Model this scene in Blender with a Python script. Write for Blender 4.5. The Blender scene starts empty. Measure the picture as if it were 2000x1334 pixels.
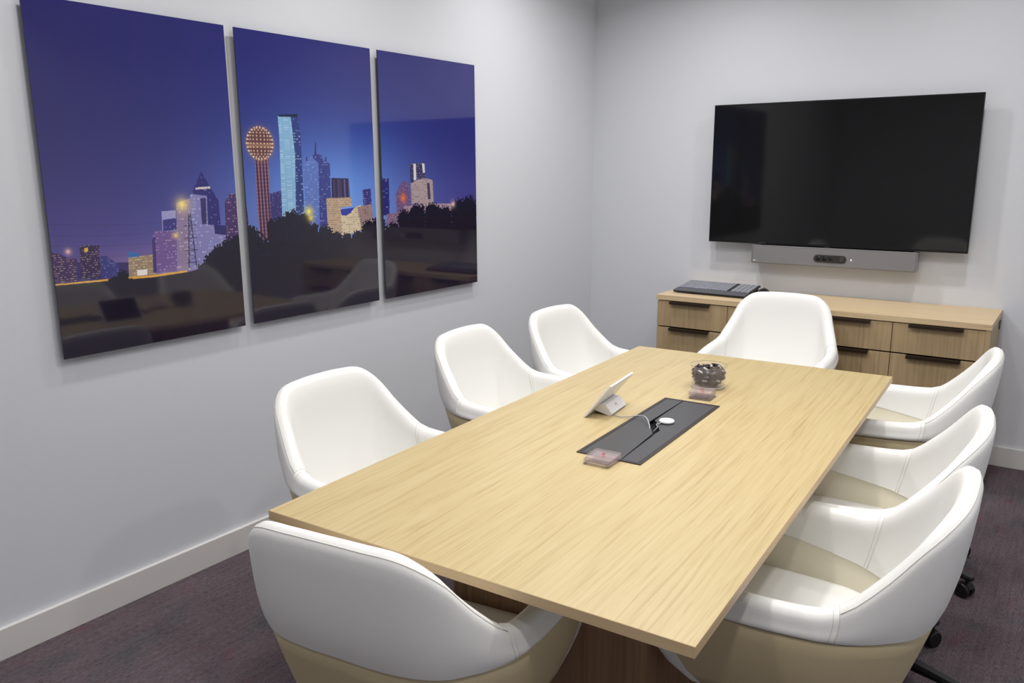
import bpy, bmesh, math, random
import numpy as np
from mathutils import Vector, Matrix

C = bpy.context.scene.collection
SC = bpy.context.scene
random.seed(7)

# ---------------------------------------------------------------- camera, world, exposure
cam_d = bpy.data.cameras.new('camera')
cam_d.sensor_width = 36.0
cam_d.lens = 1587.86 / 2000 * 36
cam_d.clip_start = 0.05
cam_o = bpy.data.objects.new('camera', cam_d); C.objects.link(cam_o)
_y, _p, _r = .615, -.2105, -.0052
_F = Vector((-math.sin(_y)*math.cos(_p), math.cos(_y)*math.cos(_p), math.sin(_p)))
_R = Vector((math.cos(_y), math.sin(_y), 0)); _U = _R.cross(_F)
_R2 = _R*math.cos(_r) + _U*math.sin(_r); _U2 = -_R*math.sin(_r) + _U*math.cos(_r)
M = Matrix((_R2, _U2, -_F)).transposed().to_4x4()
M.translation = Vector((2.6412, -4.6493, 1.5023))
cam_o.matrix_world = M
SC.camera = cam_o
SC.view_settings.view_transform = 'Standard'
SC.view_settings.look = 'None'
SC.view_settings.gamma = 1
SC.view_settings.use_curve_mapping = False
SC.view_settings.exposure = -0.70
W = bpy.data.worlds.new('world'); SC.world = W; W.use_nodes = True
W.node_tree.nodes['Background'].inputs[0].default_value = (.8, .85, 1, 1)
W.node_tree.nodes['Background'].inputs[1].default_value = .3

def area(name, loc, size, power, col=(1, 1, 1), size_y=None, shape='DISK', rot=(0, 0, 0), spread=150):
    d = bpy.data.lights.new(name, 'AREA'); d.energy = power; d.size = size; d.shape = shape; d.color = col
    if size_y: d.size_y = size_y
    d.spread = math.radians(spread)
    o = bpy.data.objects.new(name, d); o.location = loc; o.rotation_euler = rot; C.objects.link(o)
    return o
CEIL = 2.8
LCOL = (1.0, .975, .96)
for lx, ly, pw in ((.6, -1.15, 11), (.6, -2.3, 10), (.6, -3.4, 9), (.6, -4.5, 5), (1.0, -.85, 15), (2.2, -.85, 15), (1.75, -2.6, 14), (1.85, -5.0, 10), (2.9, -2.3, 15), (2.75, -4.3, 15)):
    area('downlight', (lx, ly, CEIL-.03), .13, pw, LCOL)
area('soft_fill_light', (1.9, -2.8, CEIL-.05), 1.2, 24, (1.0, .985, .97), 1.8, 'RECTANGLE')  # unseen soft fill, added to lift the ambient light

# ---------------------------------------------------------------- helpers
def lin(c):
    return tuple((x/255/12.92 if x/255 <= .04045 else ((x/255+.055)/1.055)**2.4) for x in c)
def mat(name, col, rough=.5, spec=.5, metal=0, trans=0, ior=1.45, coat=0, emis=None, bump=None):
    m = bpy.data.materials.new(name); m.use_nodes = True
    b = m.node_tree.nodes['Principled BSDF']
    b.inputs['Base Color'].default_value = (*lin(col), 1)
    b.inputs['Roughness'].default_value = rough
    b.inputs['Specular IOR Level'].default_value = spec
    b.inputs['Metallic'].default_value = metal
    b.inputs['Transmission Weight'].default_value = trans
    b.inputs['IOR'].default_value = ior
    b.inputs['Coat Weight'].default_value = coat
    if emis:
        b.inputs['Emission Color'].default_value = (*lin(col), 1); b.inputs['Emission Strength'].default_value = emis
    if bump:
        nt = m.node_tree; n = nt.nodes.new('ShaderNodeTexNoise'); n.inputs['Scale'].default_value = bump[0]; n.inputs['Detail'].default_value = 4
        tc = nt.nodes.new('ShaderNodeTexCoord'); nt.links.new(tc.outputs['Object'], n.inputs['Vector'])
        bp_ = nt.nodes.new('ShaderNodeBump'); bp_.inputs['Strength'].default_value = bump[1]; bp_.inputs['Distance'].default_value = .002
        nt.links.new(n.outputs['Fac'], bp_.inputs['Height']); nt.links.new(bp_.outputs['Normal'], b.inputs['Normal'])
    return m
def wood(name, cols, axis, rough=.42, scale=1.0, spec=.4):
    # oak veneer: long streaks along one axis, finer pores, slow figure
    m = bpy.data.materials.new(name); m.use_nodes = True; nt = m.node_tree; N = nt.nodes; L = nt.links
    b = N['Principled BSDF']; b.inputs['Roughness'].default_value = rough; b.inputs['Specular IOR Level'].default_value = spec
    tc = N.new('ShaderNodeTexCoord')
    def mp(s_long, s_cross):
        q = N.new('ShaderNodeMapping'); v = [s_cross*scale]*3; v[axis] = s_long*scale
        q.inputs['Scale'].default_value = v; L.new(tc.outputs['Object'], q.inputs['Vector']); return q
    def noise(q, det, dist=0):
        n = N.new('ShaderNodeTexNoise'); n.inputs['Scale'].default_value = 1; n.inputs['Detail'].default_value = det
        n.inputs['Distortion'].default_value = dist; L.new(q.outputs['Vector'], n.inputs['Vector']); return n
    n1 = noise(mp(1.3, 62), 6, .5); n2 = noise(mp(5, 260), 3, .2); n3 = noise(mp(.6, 8), 4, 1.6)
    wv = N.new('ShaderNodeMath'); wv.operation = 'MULTIPLY'; wv.inputs[1].default_value = 26; L.new(n3.outputs['Fac'], wv.inputs[0])
    sn = N.new('ShaderNodeMath'); sn.operation = 'SINE'; L.new(wv.outputs[0], sn.inputs[0])
    a1 = N.new('ShaderNodeMath'); a1.operation = 'MULTIPLY_ADD'; a1.inputs[1].default_value = .07; L.new(sn.outputs[0], a1.inputs[0]); L.new(n1.outputs['Fac'], a1.inputs[2])
    a2 = N.new('ShaderNodeMath'); a2.operation = 'MULTIPLY_ADD'; a2.inputs[1].default_value = .55; L.new(n2.outputs['Fac'], a2.inputs[0]); L.new(a1.outputs[0], a2.inputs[2])
    r = N.new('ShaderNodeValToRGB'); e = r.color_ramp.elements
    e[0].position = .50; e[0].color = (*lin(cols[0]), 1); e[1].position = .98; e[1].color = (*lin(cols[2]), 1)
    k = e.new(.72); k.color = (*lin(cols[1]), 1)
    L.new(a2.outputs[0], r.inputs['Fac']); L.new(r.outputs['Color'], b.inputs['Base Color'])
    bu = N.new('ShaderNodeBump'); bu.inputs['Strength'].default_value = .12; bu.inputs['Distance'].default_value = .0006
    L.new(n2.outputs['Fac'], bu.inputs['Height']); L.new(bu.outputs['Normal'], b.inputs['Normal'])
    return m

def new_obj(name, me, m, parent=None, loc=None, rot=None, smooth=False):
    if m: me.materials.append(m)
    if smooth:
        for p in me.polygons: p.use_smooth = True
    o = bpy.data.objects.new(name, me); C.objects.link(o)
    if parent: o.parent = parent
    if loc: o.location = loc
    if rot: o.rotation_euler = rot
    return o
def pyd(name, v, f, m, parent=None, smooth=False, **k):
    me = bpy.data.meshes.new(name); me.from_pydata([tuple(p) for p in v], [], f); me.validate()
    bm = bmesh.new(); bm.from_mesh(me); bmesh.ops.recalc_face_normals(bm, faces=bm.faces); bm.to_mesh(me); bm.free()
    return new_obj(name, me, m, parent, smooth=smooth, **k)
def bm_obj(name, bm, m, parent=None, smooth=False, **k):
    bmesh.ops.recalc_face_normals(bm, faces=bm.faces)
    me = bpy.data.meshes.new(name); bm.to_mesh(me); bm.free()
    return new_obj(name, me, m, parent, smooth=smooth, **k)
def add_box(bm, lo, hi, bev=0, seg=2, mtx=None):
    r = bmesh.ops.create_cube(bm, size=1); vs = r['verts']
    for v in vs:
        v.co = Vector([lo[i] + (v.co[i]+.5)*(hi[i]-lo[i]) for i in range(3)])
    if bev:
        es = list({e for v in vs for e in v.link_edges})
        rr = bmesh.ops.bevel(bm, geom=es, offset=bev, segments=seg, affect='EDGES', profile=.5)
        vs = list({v for v in rr['verts']} | {v for v in vs if v.is_valid})
    if mtx:
        bmesh.ops.transform(bm, matrix=mtx, verts=vs)
    return vs
def box(name, lo, hi, m, parent=None, bev=0, seg=2, **k):
    bm = bmesh.new(); add_box(bm, lo, hi, bev, seg); return bm_obj(name, bm, m, parent, **k)
def add_lathe(bm, prof, n=24, center=(0, 0, 0), mtx=None):
    rings = []
    for r, z in prof:
        rings.append([bm.verts.new((center[0]+r*math.cos(2*math.pi*i/n), center[1]+r*math.sin(2*math.pi*i/n), center[2]+z)) for i in range(n)])
    for a, b in zip(rings, rings[1:]):
        for i in range(n):
            bm.faces.new((a[i], a[(i+1) % n], b[(i+1) % n], b[i]))
    if prof[0][0] > 1e-6: bm.faces.new(rings[0][::-1])
    if prof[-1][0] > 1e-6: bm.faces.new(rings[-1])
    vs = [v for r in rings for v in r]
    if mtx: bmesh.ops.transform(bm, matrix=mtx, verts=vs)
    bmesh.ops.remove_doubles(bm, verts=vs, dist=1e-6)
def add_tube(bm, pts, r, n=8, closed=False):
    pts = [Vector(p) for p in pts]; rings = []
    up = Vector((0, 0, 1)); prevN = None
    for i, p in enumerate(pts):
        a = pts[i-1] if (i > 0 or closed) else pts[i]; b = pts[(i+1) % len(pts)] if (i < len(pts)-1 or closed) else pts[i]
        t = (b-a).normalized()
        if prevN is None:
            nn = t.cross(up)
            if nn.length < 1e-3: nn = t.cross(Vector((1, 0, 0)))
            nn.normalize()
        else:
            nn = (prevN - t*prevN.dot(t)).normalized()
        prevN = nn; bb = t.cross(nn)
        rr = r[i] if isinstance(r, (list, tuple)) else r
        rings.append([bm.verts.new(p + nn*(rr*math.cos(2*math.pi*k/n)) + bb*(rr*math.sin(2*math.pi*k/n))) for k in range(n)])
    m = len(rings)
    for i in range(m if closed else m-1):
        a, b = rings[i], rings[(i+1) % m]
        for k in range(n): bm.faces.new((a[k], a[(k+1) % n], b[(k+1) % n], b[k]))
    if not closed:
        bm.faces.new(rings[0][::-1]); bm.faces.new(rings[-1])
def tube(name, pts, r, m, parent=None, n=8, **k):
    bm = bmesh.new(); add_tube(bm, pts, r, n); return bm_obj(name, bm, m, parent, smooth=True, **k)
def catmull(P, n=8):
    P = [Vector(p) for p in P]; out = []
    for i in range(len(P)-1):
        p0 = P[i-1] if i else P[0]*2-P[1]; p1, p2 = P[i], P[i+1]; p3 = P[i+2] if i+2 < len(P) else P[-1]*2-P[-2]
        for k in range(n):
            t = k/n
            out.append(.5*((2*p1)+(-p0+p2)*t+(2*p0-5*p1+4*p2-p3)*t*t+(-p0+3*p1-3*p2+p3)*t**3))
    out.append(P[-1]); return out
def interp(xs, ys, x):
    return float(np.interp(x, xs, ys))
def thing(name, label, cat, loc=(0, 0, 0), rotz=0, group=None):
    o = bpy.data.objects.new(name, None); o.empty_display_size = .05; C.objects.link(o); o.location = loc; o.rotation_euler = (0, 0, rotz)
    return tag(o, label, cat, group)
def tag(o, label, cat, group=None):
    o['label'] = label; o['category'] = cat
    if group: o['group'] = group
    return o
def struct(o): o['kind'] = 'structure'; return o
def copy_tree(o, parent=None):
    c = o.copy(); C.objects.link(c)
    if parent: c.parent = parent
    for ch in list(o.children): copy_tree(ch, c)
    return c

# ---------------------------------------------------------------- materials
m_wall = mat('wall_paint', (215, 218, 224), .75, .25, bump=(260, .10))
m_ceil = mat('ceiling_paint', (235, 235, 235), .9, .2)
m_base = mat('baseboard_paint', (222, 220, 218), .45, .4)
m_white = mat('white_leather', (240, 240, 237), .42, .4, bump=(420, .12))
m_cream = mat('cream_vinyl', (206, 191, 154), .5, .35, bump=(500, .10))
m_lining = mat('cream_lining', (232, 226, 206), .48, .35, bump=(420, .10))
m_thread = mat('off_white_thread', (222, 219, 212), .7, .2)
m_seam = mat('brown_seam', (120, 98, 80), .6, .2)
m_black = mat('black_plastic', (22, 22, 24), .35, .5)
m_blackm = mat('black_metal', (26, 26, 29), .3, .6)
m_oak = wood('oak_table', ((180, 157, 111), (195, 175, 128), (201, 182, 137)), 1, rough=.34, scale=1.9, spec=.5)
m_oak_edge = wood('oak_edge', ((186, 156, 116), (205, 176, 134), (214, 188, 148)), 0)
m_oak_edge_y = wood('oak_edge_long', ((186, 156, 116), (205, 176, 134), (214, 188, 148)), 1)
m_oak_v = wood('oak_front', ((166, 143, 108), (180, 156, 119), (188, 165, 128)), 2, .5, scale=1.6)  # same veneer as the worktop; shade on the fronts painted into darker tones
m_oak_top = wood('oak_credenza_top', ((200, 175, 136), (213, 189, 149), (220, 197, 159)), 0, scale=1.6)
m_oak_base = wood('oak_dark_base', ((128, 98, 74), (146, 115, 88), (156, 126, 98)), 2, .5)
m_handle = mat('dark_bronze', (52, 40, 30), .4, .5, metal=.4)
m_gap = mat('shadow_gap', (70, 52, 32), .8, .1)
m_screen = mat('tv_glass', (20, 20, 21), .06, .5)
m_bezel = mat('tv_bezel', (20, 20, 22), .35, .4)
m_greyfab = mat('grey_speaker_mesh', (132, 131, 134), .7, .3, bump=(900, .4))
m_greytrim = mat('silver_trim', (160, 160, 164), .35, .5, metal=.5)
m_lens = mat('lens_glass', (8, 8, 9), .08, .6)
m_ring = mat('lens_ring', (66, 64, 62), .35, .5)
m_led = mat('led_light', (200, 215, 255), .4, .4, emis=6)
m_module = mat('charcoal_aluminium', (72, 72, 74), .38, .45)
m_modfr = mat('bronze_black_frame', (48, 42, 42), .4, .5)
m_wplastic = mat('white_plastic', (240, 240, 243), .32, .45)
m_grey_rubber = mat('grey_rubber', (120, 122, 128), .6, .3)
m_cable = mat('grey_cable', (178, 180, 186), .5, .4)
m_kb = mat('keyboard_body', (44, 45, 50), .5, .4)
m_kbp = mat('palm_rest', (88, 89, 95), .55, .35)
m_key = mat('key_caps', (150, 152, 162), .5, .35)  # paler grey: the light on the dark keys is put into the colour
m_acr = mat('clear_acrylic', (235, 215, 215), .05, .6)
m_acr.node_tree.nodes['Principled BSDF'].inputs['Alpha'].default_value = .13
m_glass = mat('clear_plastic_bowl', (235, 232, 232), .04, .7)
m_glass.node_tree.nodes['Principled BSDF'].inputs['Alpha'].default_value = .08
m_edge_refl = mat('coaster_edge_reflection', (96, 74, 78), .3, .4)  # dark tone for the reflection lines painted at the slab edges
m_edge_refl.node_tree.nodes['Principled BSDF'].inputs['Alpha'].default_value = .55
m_rim = mat('bowl_rim', (150, 138, 128), .1, .6)
m_rim.node_tree.nodes['Principled BSDF'].inputs['Alpha'].default_value = .6
m_rimw = mat('bowl_base_edge', (240, 236, 238), .1, .6)
m_rimw.node_tree.nodes['Principled BSDF'].inputs['Alpha'].default_value = .6
m_red = mat('red_print', (190, 60, 66), .5, .3)
m_print = mat('grey_print', (150, 138, 138), .5, .3)
m_wrap = mat('dark_candy_wrapper', (38, 28, 35), .22, .6, bump=(160, .8))
m_wrap2 = mat('brown_candy_wrapper', (74, 58, 50), .25, .6, bump=(160, .8))
m_wprint = mat('wrapper_print', (190, 180, 178), .4, .4)
m_artedge = mat('art_edge', (58, 56, 80), .2, .5)

def carpet():
    m = bpy.data.materials.new('carpet'); m.use_nodes = True; nt = m.node_tree; N = nt.nodes; L = nt.links
    b = N['Principled BSDF']; b.inputs['Roughness'].default_value = .95; b.inputs['Specular IOR Level'].default_value = .1
    tc = N.new('ShaderNodeTexCoord')
    def nz(scale, det, vec=(1, 1, 1)):
        q = N.new('ShaderNodeMapping'); q.inputs['Scale'].default_value = vec; L.new(tc.outputs['Object'], q.inputs['Vector'])
        n = N.new('ShaderNodeTexNoise'); n.inputs['Scale'].default_value = scale; n.inputs['Detail'].default_value = det; L.new(q.outputs['Vector'], n.inputs['Vector']); return n
    fine = nz(1, 4, (420, 60, 60)); speck = nz(420, 2); blot = nz(5, 4, (1, .7, 1)); red = nz(7, 5, (1.3, .8, 1)); streak = nz(1, 3, (90, 6, 6))
    r = N.new('ShaderNodeValToRGB'); e = r.color_ramp.elements
    e[0].position = .34; e[0].color = (*lin((58, 51, 55)), 1); e[1].position = .68; e[1].color = (*lin((124, 111, 117)), 1)
    s = N.new('ShaderNodeMath'); s.operation = 'MULTIPLY_ADD'; s.inputs[1].default_value = .5; L.new(fine.outputs['Fac'], s.inputs[0])
    s2 = N.new('ShaderNodeMath'); s2.operation = 'MULTIPLY_ADD'; s2.inputs[1].default_value = .3; L.new(speck.outputs['Fac'], s2.inputs[0])
    s3 = N.new('ShaderNodeMath'); s3.operation = 'MULTIPLY'; s3.inputs[1].default_value = .2; L.new(streak.outputs['Fac'], s3.inputs[0])
    L.new(s3.outputs[0], s2.inputs[2]); L.new(s2.outputs[0], s.inputs[2]); L.new(s.outputs[0], r.inputs['Fac'])
    def mix(src, colr, fac_node, lo, hi, amt):
        mr = N.new('ShaderNodeMapRange'); mr.inputs['From Min'].default_value = lo; mr.inputs['From Max'].default_value = hi; mr.inputs['To Max'].default_value = amt
        L.new(fac_node.outputs['Fac'], mr.inputs['Value'])
        x = N.new('ShaderNodeMix'); x.data_type = 'RGBA'; x.blend_type = 'MULTIPLY'; x.inputs['B'].default_value = (*colr, 1)
        L.new(mr.outputs['Result'], x.inputs['Factor']); L.new(src, x.inputs['A']); return x.outputs['Result']
    o = mix(r.outputs['Color'], (.78, .88, .87), blot, .5, .66, 1)
    o = mix(o, (1.1, .72, .78), red, .60, .72, .8)
    L.new(o, b.inputs['Base Color'])
    bu = N.new('ShaderNodeBump'); bu.inputs['Strength'].default_value = .6; bu.inputs['Distance'].default_value = .003
    L.new(s.outputs[0], bu.inputs['Height']); L.new(bu.outputs['Normal'], b.inputs['Normal'])
    return m
m_carpet = carpet()

# ---------------------------------------------------------------- room shell
RX, BY = 3.5, -6.2
struct(box('floor', (-.1, BY-.1, -.1), (RX+.1, .1, 0), m_carpet))
struct(box('ceiling', (-.1, BY-.1, CEIL), (RX+.1, .1, CEIL+.1), m_ceil))
struct(box('wall_left', (-.12, BY-.1, 0), (0, .12, CEIL), m_wall))
struct(box('wall_back', (0, 0, 0), (RX, .12, CEIL), m_wall))
struct(box('wall_right', (RX, BY-.1, 0), (RX+.12, .12, CEIL), m_wall))
struct(box('wall_front', (0, BY-.12, 0), (RX, BY, CEIL), m_wall))
struct(box('baseboard_left', (0, BY, 0), (.017, -.017, .103), m_base, bev=.002))
struct(box('baseboard_back', (0, -.017, 0), (RX, 0, .103), m_base, bev=.002))

# ---------------------------------------------------------------- skyline print on three glossy panels (art plane in mm: x along wall, z up)
BUILDINGS = [
 ((62, 50, 100), [(-18, 347), (27, 334), (74, 304), (208, 291), (334, 282), (328, 221), (-27, 244)], None),
 ((70, 52, 90), [(-15, 347), (18, 336), (29, 322), (76, 315), (67, 239), (-21, 244)], ((225, 190, 150), 6, 7, 0.45)),
 ((58, 44, 80), [(88, 356), (151, 354), (146, 247), (81, 249)], ((235, 205, 160), 5, 7, 0.4)),
 ((225, 180, 50), [(102, 347), (114, 349), (114, 336), (102, 334)], None),
 ((60, 60, 120), [(152, 316), (169, 318), (210, 284), (206, 240), (147, 245)], ((170, 160, 200), 6, 7, 0.25)),
 ((60, 110, 170), [(247, 321), (261, 325), (271, 317), (287, 313), (284, 301), (248, 299)], None),
 ((150, 130, 105), [(245, 303), (337, 307), (338, 239), (241, 238)], ((240, 225, 160), 9, 9, 0.6)),
 ((235, 225, 215), [(272, 259), (309, 258), (307, 239), (270, 240)], None),
 ((112, 88, 140), [(337, 362), (351, 386), (434, 386), (423, 238), (330, 244)], ((190, 170, 200), 8, 10, 0.25)),
 ((70, 55, 110), [(337, 362), (349, 365), (342, 243), (330, 244)], None),
 ((150, 150, 190), [(381, 452), (435, 453), (432, 381), (378, 384)], None),
 ((62, 58, 120), [(383, 422), (434, 427), (434, 384), (381, 384)], ((180, 180, 220), 8, 10, 0.2)),
 ((138, 122, 150), [(440, 478), (497, 494), (476, 239), (420, 240)], ((210, 195, 185), 9, 12, 0.3)),
 ((128, 126, 172), [(496, 506), (565, 510), (558, 395), (610, 396), (610, 354), (637, 353), (636, 273), (633, 235), (472, 240)], ((195, 195, 225), 9, 12, 0.3)),
 ((60, 52, 95), [(536, 491), (559, 492), (554, 399), (535, 398)], None),
 ((50, 46, 108), [(549, 587), (583, 526), (611, 481), (612, 392), (560, 395), (564, 499), (503, 508)], ((170, 170, 205), 7, 9, 0.12)),
 ((210, 200, 190), [(521, 530), (580, 533), (581, 524), (518, 522)], ((60, 55, 110), 7, 6, 0.5)),
 ((50, 46, 100), [(584, 395), (635, 387), (635, 353), (585, 360)], None),
 ((72, 52, 96), [(637, 473), (664, 507), (704, 497), (729, 473), (734, 400), (727, 339), (630, 330)], ((215, 190, 190), 7, 10, 0.3)),
 ((58, 54, 108), [(840, 500), (900, 509), (899, 395), (839, 390)], ((150, 150, 200), 7, 9, 0.25)),
 ((128, 172, 200), [(904, 796), (969, 799), (980, 649), (970, 412), (922, 402), (895, 411), (905, 716)], ((196, 224, 226), 34, 7, 0.55)),
 ((46, 62, 120), [(967, 803), (1002, 799), (1012, 725), (1008, 424), (964, 410), (978, 649)], ((190, 210, 220), 12, 11, 0.3)),
 ((26, 40, 60), [(907, 800), (1000, 807), (1002, 795), (906, 793)], None),
 ((88, 112, 176), [(1016, 613), (1061, 642), (1097, 617), (1086, 347), (1013, 352)], ((150, 175, 215), 12, 10, 0.3)),
 ((54, 62, 128), [(1061, 642), (1084, 654), (1116, 648), (1123, 626), (1158, 615), (1157, 471), (1146, 352), (1086, 347), (1097, 617)], ((170, 180, 215), 9, 10, 0.2)),
 ((54, 56, 104), [(1084, 699), (1090, 699), (1089, 650), (1078, 650)], None),
 ((54, 56, 104), [(1034, 641), (1040, 641), (1039, 625), (1031, 625)], None),
 ((54, 56, 104), [(1135, 642), (1141, 642), (1142, 622), (1131, 622)], None),
 ((42, 36, 72), [(1163, 555), (1261, 552), (1265, 465), (1160, 473)], ((125, 110, 140), 12, 200, 0.5)),
 ((184, 160, 130), [(1129, 472), (1271, 472), (1272, 434), (1209, 431), (1210, 305), (1129, 315)], ((110, 88, 70), 9, 9, 0.7)),
 ((205, 190, 155), [(1205, 418), (1280, 425), (1327, 437), (1333, 328), (1209, 303)], ((130, 115, 100), 14, 10, 0.5)),
 ((44, 54, 150), [(1206, 422), (1289, 427), (1258, 402), (1236, 395), (1210, 398)], None),
 ((64, 60, 118), [(1340, 502), (1390, 506), (1395, 427), (1342, 425)], ((190, 190, 230), 8, 9, 0.35)),
 ((150, 126, 120), [(1305, 427), (1393, 439), (1400, 341), (1324, 333)], ((80, 64, 80), 14, 9, 0.5)),
 ((46, 46, 108), [(1431, 552), (1506, 549), (1504, 384), (1428, 383)], ((170, 180, 215), 18, 9, 0.3)),
 ((100, 78, 120), [(1549, 477), (1575, 513), (1600, 540), (1645, 521), (1649, 394), (1552, 393)], ((170, 150, 160), 8, 9, 0.35)),
 ((62, 58, 90), [(1649, 614), (1753, 619), (1761, 533), (1652, 523)], ((190, 185, 190), 8, 11, 0.45)),
 ((205, 205, 205), [(1674, 614), (1692, 614), (1692, 539), (1674, 537)], None),
 ((205, 205, 205), [(1735, 617), (1753, 615), (1755, 572), (1740, 572)], None),
 ((166, 148, 146), [(1652, 523), (1703, 541), (1761, 545), (1809, 538), (1813, 425), (1655, 427)], ((90, 76, 90), 10, 11, 0.4)),
 ((70, 60, 90), [(1768, 524), (1786, 523), (1791, 446), (1772, 446)], None),
 ((150, 130, 140), [(1598, 419), (1768, 427), (1982, 417), (1993, 378), (1603, 389)], ((220, 200, 190), 20, 8, 0.5)),
 ((122, 98, 122), [(1481, 387), (1569, 397), (1639, 394), (1635, 316), (1484, 325)], ((210, 180, 170), 8, 9, 0.4)),
 ((218, 165, 70), [(-18, 243), (150, 241), (330, 237), (460, 239), (459, 232), (329, 228), (149, 234), (-19, 238)], None),
]
GROUND = [(-28, 239), (149, 234), (329, 228), (459, 232), (531, 241), (688, 268), (1013, 281), (1430, 305), (1745, 321), (2147, 324), (2184, -30), (1284, -13), (506, -17), (-26, -7)]
TREES = [(192, 224, 24), (220, 242, 21), (231, 213, 25), (530, 230, 29), (564, 257, 34), (603, 276, 39), (649, 295, 45), (691, 306, 50), (734, 338, 42), (748, 282, 70), (806, 258, 63), (875, 352, 50), (941, 377, 51), (993, 370, 47), (910, 309, 76), (1015, 302, 75), (1112, 307, 50), (1167, 286, 46), (1232, 290, 29), (1302, 280, 43), (1367, 321, 44), (1425, 322, 52), (1495, 285, 47), (1602, 353, 49), (1691, 360, 65), (1802, 357, 68), (1899, 352, 55), (2001, 370, 65), (2084, 374, 76), (1530, 310, 41), (840, 374, 24), (1053, 349, 24)]
GLOWS = [(461, 472, 30, (250, 225, 130)), (426, 365, 13, (240, 210, 120)), (1031, 421, 24, (255, 235, 90)), (1038, 394, 19, (230, 200, 90)), (50, 340, 12, (250, 200, 170)), (1596, 457, 24, (240, 120, 60)), (1961, 415, 20, (245, 200, 190))]
BALL = (811, 689, 61)
SHAFT = [(783, 639), (847, 640), (843, 532), (838, 355), (830, 319), (782, 319), (779, 456)]
PYLON = [(488, 437), (483, 246)]

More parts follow.
